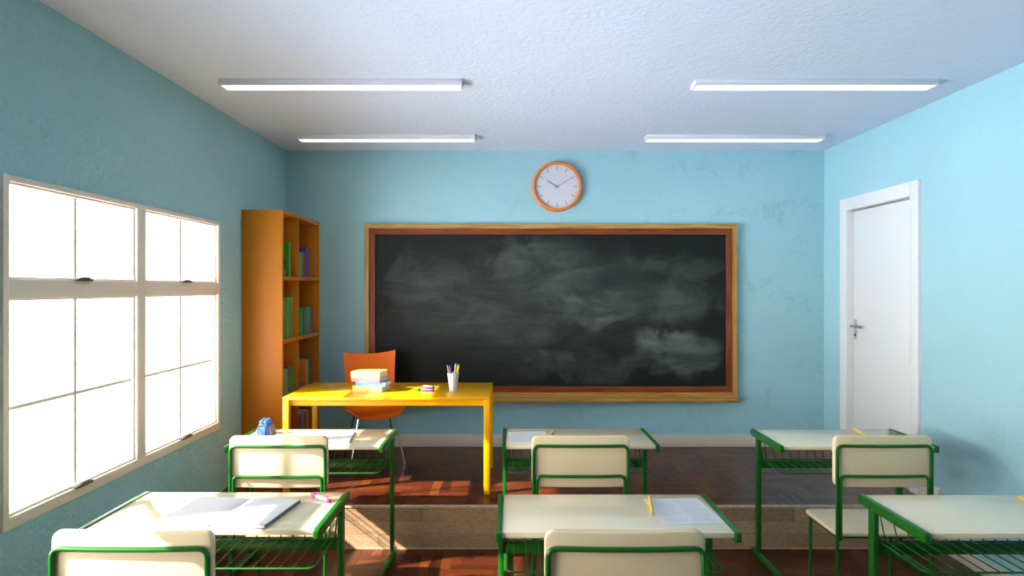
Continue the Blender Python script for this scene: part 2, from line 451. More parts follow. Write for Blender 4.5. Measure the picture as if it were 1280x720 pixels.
# windows --------------------------------------------------------
def window(idx, y0, y1):
    w = empty('window_%d' % idx, (XL, (y0+y1)/2, WZ0)); struct(w, 'cream framed window of two bays with transoms in the left wall')
    def put(name, bm, mat, par=None):
        bmesh.ops.translate(bm, vec=(-XL, -(y0+y1)/2, -WZ0), verts=bm.verts)
        return finish(name, bm, mat, par or w, ang=30)
    xi, xo = XL+.014, XL-.05
    bm = bmesh.new()
    box(bm, xo, xi, y0, y0+.034, WZ0, WZ1, bev=.002); box(bm, xo, xi, y1-.032, y1, WZ0, WZ1, bev=.002)
    box(bm, xo, xi, y0+.034, y1-.032, WZ1-.026, WZ1, bev=.002); box(bm, xo, xi, y0+.034, y1-.032, WZ0, WZ0+.052, bev=.002)
    put('window_frame', bm, M['win'])
    ym = y0+.993
    put('window_mullion', B(xo, xi, ym-.042, ym+.042, WZ0+.05, WZ1-.024, bev=.002), M['win'])
    bm = bmesh.new()
    box(bm, xo, xi, y0+.03, ym-.04, 1.755, 1.838, bev=.002); box(bm, xo, xi, ym+.04, y1-.03, 1.755, 1.838, bev=.002)
    put('window_transom', bm, M['win'])
    for (a, b) in ((y0+.034, ym-.042), (ym+.042, y1-.032)):
        for (c, d) in ((WZ0+.052, 1.755), (1.838, WZ1-.026)):
            t = .010
            bm = bmesh.new(); X0, X1 = xo+.004, XL-.004
            box(bm, X0, X1, a, a+t, c, d); box(bm, X0, X1, b-t, b, c, d); box(bm, X0, X1, a+t, b-t, c, c+t); box(bm, X0, X1, a+t, b-t, d-t, d)
            s = put('window_sash', bm, M['win'])
            m_ = (a+b)/2-.003
            bm = bmesh.new(); box(bm, XL-.030, XL-.022, m_-.0115, m_+.0115, c+t, d-t)
            if d < 1.8:
                zz = 1.279
                box(bm, XL-.030, XL-.022, a+t, m_-.0115, zz-.0085, zz+.0085); box(bm, XL-.030, XL-.022, m_+.0115, b-t, zz-.0085, zz+.0085)
            put('glazing_bar', bm, M['win'], s)
            bm = bmesh.new(); box(bm, XL-.0275, XL-.0245, a+t*.5, b-t*.5, c+t*.5, d-t*.5)
            put('pane', bm, M['glass'], s)
            bm = bmesh.new()
            box(bm, XL-.002, XL+.030, m_-.060, m_+.060, c-.004, c+.010, bev=.003)
            box(bm, XL+.012, XL+.026, m_-.02, m_+.045, c+.010, c+.016, bev=.002)
            put('window_latch', bm, M['grey'], s)
for k, (a, b) in enumerate(WINS): window(k+1, a, b)

# door -----------------------------------------------------------
d = empty('door_1', (XR, 5.12, PZ)); struct(d, 'white door in a white frame in the right wall')
def dput(name, bm, mat, par=None):
    bmesh.ops.translate(bm, vec=(-XR, -5.12, -PZ), verts=bm.verts); return finish(name, bm, mat, par or d, ang=30)
bm = bmesh.new(); X0, X1 = XR-.02, XR+.13
box(bm, X0, X1, 4.582, 4.68, PZ, 2.586, bev=.002); box(bm, X0, X1, 5.562, 5.672, PZ, 2.586, bev=.002); box(bm, X0, X1, 4.68, 5.562, 2.478, 2.586, bev=.002)
box(bm, XR+.0855, X1, 4.68, 4.70, PZ, 2.478); box(bm, XR+.0855, X1, 5.542, 5.562, PZ, 2.478); box(bm, XR+.0855, X1, 4.70, 5.542, 2.45, 2.478)
dput('door_frame', bm, M['door_frame'])
leaf = dput('door_leaf', B(XR+.042, XR+.085, 4.684, 5.558, PZ+.006, 2.468, bev=.002), M['door'])
bm = bmesh.new(); xs = XR+.042
prism(bm, rrect(5.498, 5.547, 1.352, 1.526, .010), xs-.007, xs, 'YZ')
dput('door_plate', bm, M['chrome'], leaf)
bm = bmesh.new(); tube(bm, [(xs-.006, 5.522, 1.470), (xs-.052, 5.522, 1.470), (xs-.052, 5.350, 1.466)], .010, fr=.018, n=12)
dput('door_handle', bm, M['steel'], leaf)
bm = bmesh.new(); tube(bm, [(xs-.007, 5.522, 1.392), (xs-.011, 5.522, 1.392)], .009, n=12)
dput('keyhole', bm, M['darkmetal'], leaf)

# ------------------------------------------------------------------ ceiling lights
def ceiling_light():
    r = empty('ceiling_light')
    bm = bmesh.new(); box(bm, -.757, .757, 0, .12, -.026, 0, bev=.003)
    box(bm, -.757, .757, 0, .012, -.040, -.026); box(bm, -.757, .757, .108, .12, -.040, -.026)
    box(bm, -.757, -.745, .012, .108, -.040, -.026); box(bm, .745, .757, .012, .108, -.040, -.026)
    finish('housing', bm, M['lampbody'], r)
    finish('diffuser', B(-.744, .744, .013, .107, -.0405, -.0262, bev=.003), M['tube'], r)
    return r
cl = ceiling_light()
LT = [((-1.07, 3.94), 'white ceiling light near the camera on the left, above the windows side'),
      ((1.90, 3.94), 'white ceiling light near the camera on the right, towards the door wall'),
      ((-1.07, 5.37), 'white ceiling light on the left closest to the chalkboard wall'),
      ((1.90, 5.37), 'white ceiling light on the right closest to the chalkboard wall')]
for k, ((x, y), lab) in enumerate(LT):
    o = cl if k == 0 else copy_tree(cl)
    o.location = (x, y, ZC); tag(o, lab, 'ceiling light', 'tube lights on the ceiling')

# ------------------------------------------------------------------ chalkboard
cb = empty('chalkboard', (.3645, YB, 1.569)); tag(cb, 'large black chalkboard with smudged chalk and double wooden frame on the wall', 'chalkboard')
hx0, hx1, hz0, hz1 = -1.7475, 1.7475, -.789, .829
bm = bmesh.new()
def mitre(bm, x0, x1, z0, z1, t, ya, yb, horiz, side):
    P = {(1, 0): [(x0, z1), (x1, z1), (x1-t, z1-t), (x0+t, z1-t)], (1, 1): [(x0, z0), (x0+t, z0+t), (x1-t, z0+t), (x1, z0)],
         (0, 0): [(x0, z0), (x0, z1), (x0+t, z1-t), (x0+t, z0+t)], (0, 1): [(x1, z0), (x1-t, z0+t), (x1-t, z1-t), (x1, z1)]}
    prism(bm, P[(int(horiz), side)], ya, yb, 'XZ')
for hz, m1, m2 in ((True, 'golden', 'red'), (False, 'goldenz', 'redz')):
    for side in (0, 1):
        bm = bmesh.new(); mitre(bm, hx0, hx1, hz0, hz1, .038, -.055, -.001, hz, side); finish('outer_frame', bm, M[m1], cb, smooth=False)
        bm = bmesh.new(); mitre(bm, hx0+.038, hx1-.038, hz0+.038, hz1-.038, .056, -.040, -.001, hz, side); finish('inner_frame', bm, M[m2], cb, smooth=False)
finish('board_surface', B(hx0+.09, hx1-.09, -.022, -.002, hz0+.09, hz1-.09), M['slate'], cb, smooth=False)
finish('chalk_tray', B(hx0-.012, hx1+.012, -.125, -.001, hz0-.038, hz0-.001, bev=.004), M['golden'], cb)

# ------------------------------------------------------------------ clock
ck = empty('wall_clock', (.424, YB, 2.755)); tag(ck, 'round white wall clock with an orange rim above the chalkboard', 'clock')
rot = Matrix.Rotation(R(90), 4, 'X')
bm = bmesh.new(); lathe(bm, [(.206, .050), (.211, .060), (.223, .062), (.233, .055), (.236, .04), (.236, .0), (.206, .0), (.205, .032), (.206, .050)], 64)
bmesh.ops.transform(bm, matrix=rot, verts=bm.verts); finish('rim', bm, M['rim'], ck)
bm = bmesh.new(); lathe(bm, [(0, .001), (.2065, .001), (.2065, .034), (0, .034)], 64); bmesh.ops.transform(bm, matrix=rot, verts=bm.verts)
face = finish('clock_face', bm, M['face'], ck)
bm = bmesh.new()
for k in range(60):
    a = math.radians(k*6); L_ = .042 if k % 5 == 0 else .013; w = .0028 if k % 5 == 0 else .0012; ro = .196
    box(bm, -w, w, -.0358, -.0339, ro-L_, ro, mat=Matrix.Rotation(a, 4, 'Y'))
finish('hour_marks', bm, M['ink'], face, smooth=False)
bm = bmesh.new(); box(bm, -.0035, .0035, -.0395, -.0375, -.02, .110, mat=Matrix.Rotation(R(-60), 4, 'Y')); finish('hour_hand', bm, M['ink'], ck)
bm = bmesh.new(); box(bm, -.0022, .0022, -.0425, -.0405, -.03, .182, mat=Matrix.Rotation(R(60), 4, 'Y')); finish('minute_hand', bm, M['ink'], ck)
bm = bmesh.new(); tube(bm, [(0, -.034, 0), (0, -.045, 0)], .006, n=16); finish('hub', bm, M['ink'], ck)

# ------------------------------------------------------------------ bookcase
Y0, Y1, BX0, BX1 = 5.016, 5.985, XL+.004, -1.818
bc = empty('bookcase', ((BX0+BX1)/2, (Y0+Y1)/2, PZ)); tag(bc, 'tall orange wooden bookcase with open shelves in the left corner', 'bookcase')
def bput(name, x0, x1, y0, y1, z0, z1):
    bm = B(x0, x1, y0, y1, z0, z1, bev=.0015); bmesh.ops.translate(bm, vec=(-(BX0+BX1)/2, -(Y0+Y1)/2, -PZ), verts=bm.verts)
    return finish(name, bm, M['case'], bc)
T = .026
bput('side_panel', BX0, BX1, Y0, Y0+T, PZ, 2.42); bput('side_panel', BX0, BX1, Y1-T, Y1, PZ, 2.42)
bput('top_panel', BX0, BX1-.001, Y0+T, Y1-T, 2.42-.03, 2.42)
bput('back_panel', BX0, BX0+.012, Y0+T, Y1-T, PZ+.02, 2.39)
SH = [1.895, 1.385, .885, .375]
for z in SH: bput('shelf', BX0+.012, BX1-.001, Y0+T, Y1-T, z-.03, z)
bput('plinth', BX1-.03, BX1-.012, Y0+T, Y1-T, PZ, SH[3]-.03)
tops = [2.39]+[z-.03 for z in SH[:3]]
for z, t in zip(SH, tops): bput('divider', BX0+.012, BX1-.006, 5.400, 5.422, z, t)

_mc = {}
def cmat(c, r=.45):
    k = (c, r)
    if k not in _mc: _mc[k] = plain('book_cover', c, r)
    return _mc[k]
def book_mesh(th, dp, h, cover, parent_name='book', two=None):
    """upright book: spine faces +X, thickness along Y (centred), depth towards -X, base at z=0"""
    r = empty(parent_name); c = .003
    poly = [(0, -th/2), (-dp, -th/2), (-dp, -th/2+c), (-c*1.4, -th/2+c), (-c*1.4, th/2-c), (-dp, th/2-c), (-dp, th/2), (0, th/2)]
    bm = bmesh.new(); prism(bm, poly, 0, h, 'XY'); finish('cover', bm, cmat(cover), r, smooth=False)
    finish('pages', B(-dp+.004, -c*1.4, -th/2+c, th/2-c, .004, h-.004), M['pages'], r, smooth=False)
    return r
G1, G2, G3 = (.10, .33, .05), (.16, .34, .16), (.045, .36, .03)
PU, MA, NV, BG, RD, OR, BR, MG = (.085, .035, .24), (.16, .035, .075), (.03, .03, .15), (.13, .16, .22), (.30, .035, .03), (.80, .24, .03), (.24, .09, .035), (.45, .03, .13)
BK = [ # y0,y1,shelf,height,colour,label
 (5.215, 5.255, 0, .285, G3, 'bright green picture book standing alone in the left bay of the top shelf'),
 (5.477, 5.560, 0, .215, G1, 'olive green book, nearest in the right bay of the top shelf'),
 (5.562, 5.645, 0, .225, RD, 'red-brown book between olive green and purple ones on the top shelf'),
 (5.647, 5.735, 0, .270, PU, 'tall purple book at the far end of the top shelf'),
 (5.060, 5.130, 1, .335, G2, 'grey-green tall book, nearest in the left bay of the second shelf'),
 (5.131, 5.155, 1, .335, MA, 'thin maroon book against the grey-green one on the second shelf'),
 (5.156, 5.235, 1, .338, G1, 'thick green tall book in the middle of the left second-shelf bay'),
 (5.236, 5.270, 1, .334, BR, 'thin brown tall book between two green ones on the second shelf'),
 (5.271, 5.330, 1, .338, G1, 'green tall book closest to the divider on the second shelf'),
 (5.498, 5.560, 1, .245, G3, 'green book, nearest in the right bay of the second shelf'),
 (5.561, 5.617, 1, .247, NV, 'navy book in the right bay of the second shelf'),
 (5.618, 5.669, 1, .244, BG, 'slate blue book between navy and green ones on the second shelf'),
 (5.670, 5.758, 1, .246, G1, 'thick green book to the right of the slate blue one, second shelf'),
 (5.759, 5.796, 1, .243, PU, 'thin purple book in the right bay of the second shelf'),
 (5.797, 5.860, 1, .246, RD, 'dark red book at the far end of the second shelf'),
 (5.060, 5.192, 2, .255, G2, 'thick grey-green book, nearest on the third shelf'),
 (5.194, 5.240, 2, .272, MG, 'magenta book behind the grey-green one on the third shelf'),
 (5.262, 5.345, 2, .262, G3, 'green book beside the divider on the third shelf'),
 (5.655, 5.699, 2, .268, OR, 'orange book between the lying pile and the green book on the third shelf'),
 (5.700, 5.765, 2, .275, G3, 'green book next to the thin purple one on the third shelf'),
 (5.766, 5.812, 2, .278, PU, 'thin purple book at the far end of the third shelf'),
 (5.062, 5.160, 3, .300, BR, 'thick brown book, nearest on the bottom shelf'),
 (5.161, 5.230, 3, .290, MA, 'maroon book in the left bay of the bottom shelf'),
 (5.440, 5.505, 3, .320, PU, 'purple book, nearest in the right bay of the bottom shelf'),
 (5.506, 5.612, 3, .330, (.42, .24, .11), 'thick tan book seen under the yellow desk on the bottom shelf'),
 (5.613, 5.655, 3, .315, MA, 'thin maroon book beside the thick tan one on the bottom shelf'),
 (5.656, 5.760, 3, .325, OR, 'orange book at the far end of the bottom shelf'),
]
gname = ['books on the top shelf', 'books on the second shelf', 'books on the third shelf', 'books on the bottom shelf']
for k, (a, b, s, h, c, lab) in enumerate(BK):
    o = book_mesh(b-a, .20 if h < .3 else .235, h, c)
    if k == 0:   # picture printed on the front cover (faces the camera side)
        cov = o.children[0]
        bm = bmesh.new(); box(bm, -.150, -.03, -.0212, -.0195, .10, .13, bev=.0004)
        finish('cover_band', bm, cmat((.05, .08, .42)), cov, smooth=False)
        bm = bmesh.new(); prism(bm, [(-.17, .015), (-.02, .015), (-.02, .05), (-.05, .075), (-.10, .055), (-.15, .085), (-.17, .06)], -.0211, -.0195, 'XZ')
        finish('cover_picture', bm, cmat((.30, .55, .50)), cov, smooth=False)
    o.location = (-1.838-.003*(k % 3), (a+b)/2, SH[s]); tag(o, lab, 'book', gname[s])
zz = SH[2]
for k, (th, c, lab) in enumerate([(.034, PU, 'purple book lying flat at the bottom of the third-shelf pile'),
                                  (.022, OR, 'orange book lying in the middle of the third-shelf pile'),
                                  (.018, MG, 'crimson book lying on top of the third-shelf pile')]):
    r = empty('book', (-1.845, 5.565, zz)); c_ = .003; w = .25-.01*k
    bm = bmesh.new(); prism(bm, [(0, 0), (-.2, 0), (-.2, c_), (-.004, c_), (-.004, th-c_), (-.2, th-c_), (-.2, th), (0, th)], -w/2, w/2, 'XZ')
    finish('cover', bm, cmat(c), r, smooth=False)
    finish('pages', B(-.196, -.004, -w/2+.004, w/2-.004, c_, th-c_), M['pages'], r, smooth=False)
    tag(r, lab, 'book', 'books on the third shelf'); zz += th

# ------------------------------------------------------------------ teacher's desk
DX0, DX1, DY0, DY1, DZ = -1.664, -.160, 4.594, 5.310, 1.009
td = empty('teacher_desk', ((DX0+DX1)/2, (DY0+DY1)/2, PZ)); tag(td, 'glossy bright yellow teacher desk on the platform', 'desk')
hw, hd, H = (DX1-DX0)/2, (DY1-DY0)/2, DZ-PZ
finish('desktop', B(-hw, hw, -hd, hd, H-.022, H, bev=.003), M['yellow'], td)
lw = .045
for sg in (-1, 1):
    y = sg*(hd-.031-.009); finish('apron', B(-hw+lw, hw-lw, y-.009, y+.009, H-.068, H-.022), M['yellow'], td)
    x = sg*(hw-.031-.009); finish('apron', B(x-.009, x+.009, -hd+lw, hd-lw, H-.068, H-.022), M['yellow'], td)
for sx in (-1, 1):
    for sy in (-1, 1):
        x = sx*(hw-lw/2); y = sy*(hd-lw/2)
        finish('leg', B(x-lw/2, x+lw/2, y-lw/2, y+lw/2, 0, H-.022, bev=.003), M['yellow'], td)

# ------------------------------------------------------------------ orange shell chair
oc = empty('teacher_chair', (-1.20, 5.50, PZ), R(22)); tag(oc, 'orange moulded shell chair with thin chrome legs behind the yellow desk', 'chair')
# local: faces -Y. shell as a swept grid
prof = [(-.245, .405), (-.235, .428), (-.20, .440), (-.10, .432), (.02, .418), (.11, .420), (.165, .445), (.195, .50), (.212, .58), (.228, .68), (.243, .78), (.255, .86), (.262, .905)]
halfw = [.185, .215, .235, .245, .240, .228, .220, .218, .216, .218, .222, .228, .232]
def dense(p, w, n=4):
    P, W = [], []
    m = len(p)
    for i in range(m-1):
        for k in range(n):
            t = k/n
            def cr(f):
                a, b, c, d_ = f(max(i-1, 0)), f(i), f(i+1), f(min(i+2, m-1))
                return .5*((2*b)+(-a+c)*t+(2*a-5*b+4*c-d_)*t*t+(-a+3*b-3*c+d_)*t**3)
            P.append((cr(lambda q: p[q][0]), cr(lambda q: p[q][1]))); W.append(cr(lambda q: w[q]))
    P.append(p[-1]); W.append(w[-1]); return P, W
P_, W_ = dense(prof, halfw)
bm = bmesh.new(); nx = 16; rows_ = []
for i, ((y, z), w) in enumerate(zip(P_, W_)):
    tb = min(1, max(0, (z-.46)/.2)); row = []
    top = max(0, (i/(len(P_)-1)-.86)/.14)
    for k in range(nx+1):
        u = -1+2*k/nx
        lift = .035*abs(u)**3*(1-tb)          # seat sides curl up
        fwd = -.055*abs(u)**2.2*tb             # backrest wraps forward
        ear = .030*(abs(u)**2.0)*top           # raised corners
        row.append(bm.verts.new((u*w, y+fwd, z+lift+ear)))
    rows_.append(row)
for a, b in zip(rows_, rows_[1:]):
    for k in range(nx): bm.faces.new((a[k], a[k+1], b[k+1], b[k]))
bmesh.ops.recalc_face_normals(bm, faces=bm.faces[:])
bmesh.ops.solidify(bm, geom=bm.faces[:], thickness=.009)
finish('shell', bm, M['orange'], oc, ang=60)
for sx in (-1, 1):
    for y0, y1 in ((-.13, -.215), (.10, .20)):
        bm = bmesh.new(); tube(bm, [(sx*.13, y0*.9, .412), (sx*.15, y0, .405), (sx*.225, y1, .004)], .0075, fr=.02)
        finish('leg', bm, M['chrome'], oc)
bm = bmesh.new(); tube(bm, [(-.14, -.115, .405), (.14, -.115, .405)], .007); tube(bm, [(-.14, .09, .405), (.14, .09, .405)], .007)
finish('under_frame', bm, M['chrome'], oc)

# ------------------------------------------------------------------ student desk
def student_desk():
    r = empty('student_desk')
    finish('tabletop', B(-.4595, .4595, -.233, .233, .812, .834, bev=.003), M['lam'], r)
    for s in (-1, 1):
        a, b = sorted((s*.460, s*.483))
        poly = rrect(-.246, .240, .795, .839, .010, 4)
        bm = bmesh.new(); prism(bm, poly, a, b, 'YZ', bev=.003); finish('side_rail', bm, M['green'], r)
        a, b = sorted((s*.4575, s*.4815))
        finish('leg', B(a, b, .112, .160, .038, .796, bev=.004), M['green'], r)
        poly = rrect(-.245, .228, .0, .040, .012, 4)
        bm = bmesh.new(); prism(bm, poly, a-.002, b+.002, 'YZ', bev=.004); finish('foot', bm, M['green'], r)
    finish('crossbar', B(-.4575, .4575, .124, .148, .600, .648, bev=.003), M['green'], r)
    bm = bmesh.new()
    tube(bm, [(-.44, .185, .762), (-.44, .142, .653), (-.44, -.175, .653), (.44, -.175, .653), (.44, .142, .653), (.44, .185, .762), (-.44, .185, .762)], .0042, n=6, fr=.03)
    tube(bm, [(-.455, .136, .653), (.455, .136, .653)], .0045, n=6)
    for k in range(16):
        x = -.4125+k*.055
        tube(bm, [(x, .185, .762), (x, .142, .656), (x, -.175, .656)], .0030, n=6, fr=.02)
    for s in (-1, 1):
        for x_ in (-.30, .30): pass
    tube(bm, [(-.35, .185, .762), (-.35, .20, .812)], .0042, n=6); tube(bm, [(.35, .185, .762), (.35, .20, .812)], .0042, n=6)
    finish('wire_basket', bm, M['greend'], r)
    return r
sd = student_desk()
SD = [((-1.252, 2.765), 0, 'cream student desk holding a large open book and a marker'),
      ((.420, 2.733), 0, 'cream student desk in the near middle, with printed sheet at its right corner'),
      ((2.103, 2.727), 0, 'cream student desk cut off by the right picture edge'),
      ((-1.270, 4.100), 0, 'cream student desk with the blue pouch on it'),
      ((.421, 4.115), 0, 'cream student desk in the far middle, with a sheet at its left corner'),
      ((2.115, 4.095), 0, 'cream student desk in front of the white door')]
for k, ((x, y), rz, lab) in enumerate(SD):
    o = sd if k == 0 else copy_tree(sd)
    o.location = (x, y, 0); o.rotation_euler.z = rz; tag(o, lab, 'desk', 'student desks in two rows')

# ------------------------------------------------------------------ student chair
def bow(x): return .012*(x/.27)**2
def student_chair():
    r = empty('student_chair')          # faces +Y, backrest at y ~ 0
    # backrest
    b = bmesh.new()
    nx, nz = 24, 1
    out = rrect(-.271, .271, .700, .984, .034, 6)
    prism(b, out, 0, .030, 'XZ', bev=.008, seg=3)
    # cut vertical loops so that the panel can bow
    for k in range(-10, 11):
        bmesh.ops.bisect_plane(b, geom=b.verts[:]+b.edges[:]+b.faces[:], plane_co=(k*.0235, 0, 0), plane_no=(1, 0, 0))
    for v in b.verts: v.co.y += bow(v.co.x)
    finish('backrest', b, M['lamchair'], r)
    yt = -.0095
    b = bmesh.new()
    pts = fillet([(-.2605, yt, .45), (-.2605, yt, .930), (.2605, yt, .930), (.2605, yt, .45)], .035, 6)
    P2 = []
    for p, q in zip(pts, pts[1:]):
        n = max(1, int((q-p).length/.04)); P2 += [p+(q-p)*(t/n) for t in range(n)]
    P2.append(pts[-1])
    P2 = [Vector((p.x, p.y+bow(p.x), p.z)) for p in P2]
    tube(b, P2, .0092, n=10); finish('back_frame', b, M['green'], r)
    b = bmesh.new(); yi = yt
    pts = fillet([(-.2425, yi, .432), (-.2425, yi, .764), (.2425, yi, .764), (.2425, yi, .432)], .03, 6)
    P2 = []
    for p, q in zip(pts, pts[1:]):
        n = max(1, int((q-p).length/.04)); P2 += [p+(q-p)*(t/n) for t in range(n)]
    P2.append(pts[-1]); P2 = [Vector((p.x, p.y+bow(p.x), p.z)) for p in P2]
    tube(b, P2, .0088, n=10)
    finish('inner_frame', b, M['green'], r)
    for s in (-1, 1):
        b = bmesh.new(); tube(b, [(s*.2605, yt+bow(.2605), .45), (s*.2605, yt+bow(.2605), 0)], .0092, n=10); finish('leg', b, M['green'], r)
        b = bmesh.new(); tube(b, [(s*.243, .352, .414), (s*.243, .352, 0)], .0092, n=10); finish('leg', b, M['green'], r)
    b = bmesh.new()
    for s in (-1, 1): tube(b, [(s*.2425, yi+.01, .414), (s*.2425, .362, .414)], .0088, n=8)
    tube(b, [(-.2425, .352, .414), (.2425, .352, .414)], .0088, n=8); tube(b, [(-.2425, .04, .414), (.2425, .04, .414)], .0088, n=8)
    finish('seat_frame', b, M['green'], r)
    b = bmesh.new(); prism(b, rrect(-.262, .262, .012, .400, .035, 5), .4235, .446, 'XY', bev=.007, seg=3)
    finish('seat', b, M['lamchair'], r)
    return r
sc = student_chair()
SC = [((-1.278, 2.115), 'cream chair with green tube frame, front left, at the desk with open book'),
      ((.380, 2.115), 'cream chair with green tube frame, near middle, cut by the bottom edge'),
      ((-1.288, 3.480), 'cream chair with green tube frame in front of the blue pouch desk'),
      ((.380, 3.490), 'cream chair with green tube frame at the far middle desk'),
      ((2.053, 3.490), 'cream chair with visible seat in front of the white door')]
for k, ((x, y), lab) in enumerate(SC):
    o = sc if k == 0 else copy_tree(sc)
    o.location = (x, y, 0); tag(o, lab, 'chair', 'student chairs')

# ------------------------------------------------------------------ things on the student desks
TZ = .834
def pencil_(name, mat, L_=.24, r=.0068):
    """lies along +Y local from butt (0) to tip (L), axis at z=r"""
    o = empty(name)
    b = bmesh.new(); tube(b, [(0, 0, r), (0, L_*.88, r)], r, n=6); finish('shaft', b, mat, o, smooth=False)
    b = bmesh.new(); tube(b, [(0, L_*.88, r), (0, L_*.965, r)], r, n=12, radii=[r*.95, r*.35]); finish('sharpened_wood', b, M['rawwood'], o)
    b = bmesh.new(); tube(b, [(0, L_*.965, r), (0, L_, r)], r, n=12, radii=[r*.35, .0006]); finish('lead', b, M['lead'], o)
    return o
def lie(o, a, b_):   # from point a to b (world xy) on desk
    o.location = (a[0], a[1], TZ+.0006); dx, dy = b_[0]-a[0], b_[1]-a[1]; o.rotation_euler = (0, 0, math.atan2(-dx, dy))
p = pencil_('pencil', M['pencil']); lie(p, (.629, 2.905), (.592, 2.665)); p.location.z += .0012; tag(p, 'yellow pencil lying across the left edge of the near middle printed sheet', 'pencil', 'yellow pencils on the student desks')
for a, b_, lab in [((.279, 4.262), (.235, 4.03), 'yellow pencil lying on the far middle desk beside the paper sheet'),
                   ((2.322, 4.315), (2.293, 4.08), 'yellow pencil on the desk in front of the white door'),
                   ((2.320, 2.905), (2.265, 2.67), 'yellow pencil at the right picture edge')]:
    q = copy_tree(p); lie(q, a, b_); tag(q, lab, 'pencil', 'yellow pencils on the student desks')

def sheet(name, corners, z, lines, label):
    cx = sum(c[0] for c in corners)/4; cy = sum(c[1] for c in corners)/4
    o = bmesh.new()
    lo = [o.verts.new((c[0]-cx, c[1]-cy, 0)) for c in corners]; hi = [o.verts.new((c[0]-cx, c[1]-cy, .0009)) for c in corners]
    o.faces.new(lo[::-1]); o.faces.new(hi)
    for k in range(4): o.faces.new((lo[k], lo[(k+1) % 4], hi[(k+1) % 4], hi[k]))
    ob = finish('paper_sheet', o, M['paper'], smooth=False); ob.location = (cx, cy, z)
    if lines:
        tl, tr, br, bl = [Vector((c[0]-cx, c[1]-cy, 0)) for c in corners]
        bm = bmesh.new(); rr = random.Random(3)
        for k in range(26):
            v = .07+.86*k/25
            for (u0, u1) in ((.07, .46), (.53, .93)):
                if rr.random() < .12: continue
                u2 = u0+(u1-u0)*rr.choice([1, 1, 1, .8, .55])
                qs = []
                for (u, w) in ((u0, v), (u2, v), (u2, v+.011), (u0, v+.011)):
                    pnt = tl*(1-u)*(1-w)+tr*u*(1-w)+br*u*w+bl*(1-u)*w; qs.append(bm.verts.new((pnt.x, pnt.y, .00115)))
                bm.faces.new(qs)
        finish('printed_lines', bm, M['print'], ob, smooth=False)
    tag(ob, label, 'paper sheet', 'loose sheets on the student desks'); return ob
sheet('p', [(.598, 2.898), (.851, 2.912), (.874, 2.600), (.624, 2.585)], TZ+.0004, True, 'white sheet with rows of grey print on the near middle desk')
sheet('p', [(-.030, 4.245), (.222, 4.262), (.235, 3.965), (-.006, 3.955)], TZ+.0004, True, 'white sheet at the left corner of the far middle desk')

def open_book(loc, rz, pw, ph, label, hl=.010, hr=.016):
    r = empty('open_book', loc, rz)
    b = bmesh.new(); box(b, -pw-.004, -.004, -ph/2-.003, ph/2+.003, 0, .0025); box(b, .004, pw+.004, -ph/2-.003, ph/2+.003, 0, .0025); box(b, -.004, .004, -ph/2-.003, ph/2+.003, 0, .0018)
    finish('cover', b, M['covergrey'], r, smooth=False)
    for s, hh in ((-1, hl), (1, hr)):
        b = bmesh.new(); n = 14; top = []; 
        prof_ = []
        for k in range(n+1):
            t = k/n; x = .0045+t*(pw-.0045)
            z = .0026+hh*(.45+.55*(1-(1-min(1, t/.2))**2))*(1-.22*t)
            prof_.append((s*x, z))
        poly = [(s*.0045, .0026)]+prof_+[(s*pw, .0026)]
        prism(b, poly, -ph/2, ph/2, 'XZ'); finish('page_block', b, M['paper'], r, ang=40)
    return r
ob1 = open_book((-1.208, 2.722, TZ+.0005), R(-7), .236, .31, '')
tag(ob1, 'large open book with blank white pages on the near left desk', 'book')
# dark cover edge seen along the right side
b = B(.2365, .2405, -.157, .157, 0, .013); finish('cover_edge', b, M['covergrey'], ob1, smooth=False)
ob2 = open_book((-1.275, 4.045, TZ+.0005), R(8), .250, .27, '', .008, .014)
tag(ob2, 'open book with blank white pages beside the blue pouch', 'book')
b = B(.2505, .2545, -.137, .137, 0, .011); finish('cover_edge', b, M['covergrey'], ob2, smooth=False)

mk = empty('marker_pen', (-.928, 2.938, TZ+.0005)); dx, dy = (-.822+.928), (2.848-2.938); mk.rotation_euler.z = math.atan2(-dx, dy)
LM = math.hypot(dx, dy)*1.05; rr = .0088
b = bmesh.new(); tube(b, [(0, LM*.27, rr), (0, LM*.86, rr)], rr, n=16); finish('barrel', b, M['whiteplas'], mk)
b = bmesh.new(); tube(b, [(0, 0, rr), (0, .003, rr), (0, LM*.27, rr)], rr, n=16, radii=[rr*.7, rr*1.04, rr*1.04]); box(b, -.0015, .0015, .004, LM*.30, rr*1.9, rr*2.5, bev=.0005); finish('cap', b, M['pink'], mk)
b = bmesh.new(); tube(b, [(0, LM*.86, rr), (0, LM*.985, rr), (0, LM, rr)], rr, n=16, radii=[rr, rr*1.0, rr*.7]); finish('end_plug', b, M['pink'], mk)
tag(mk, 'white marker pen with magenta cap and end on the near left desk', 'pen')

# blue pouch: small zipped bag
pc = empty('pencil_pouch', (-1.628, 4.170, TZ+.0004), R(-8)); pc.scale = (.88, .88, .86); tag(pc, 'small blue zipped pencil pouch with grey sides standing on a student desk', 'pencil case')
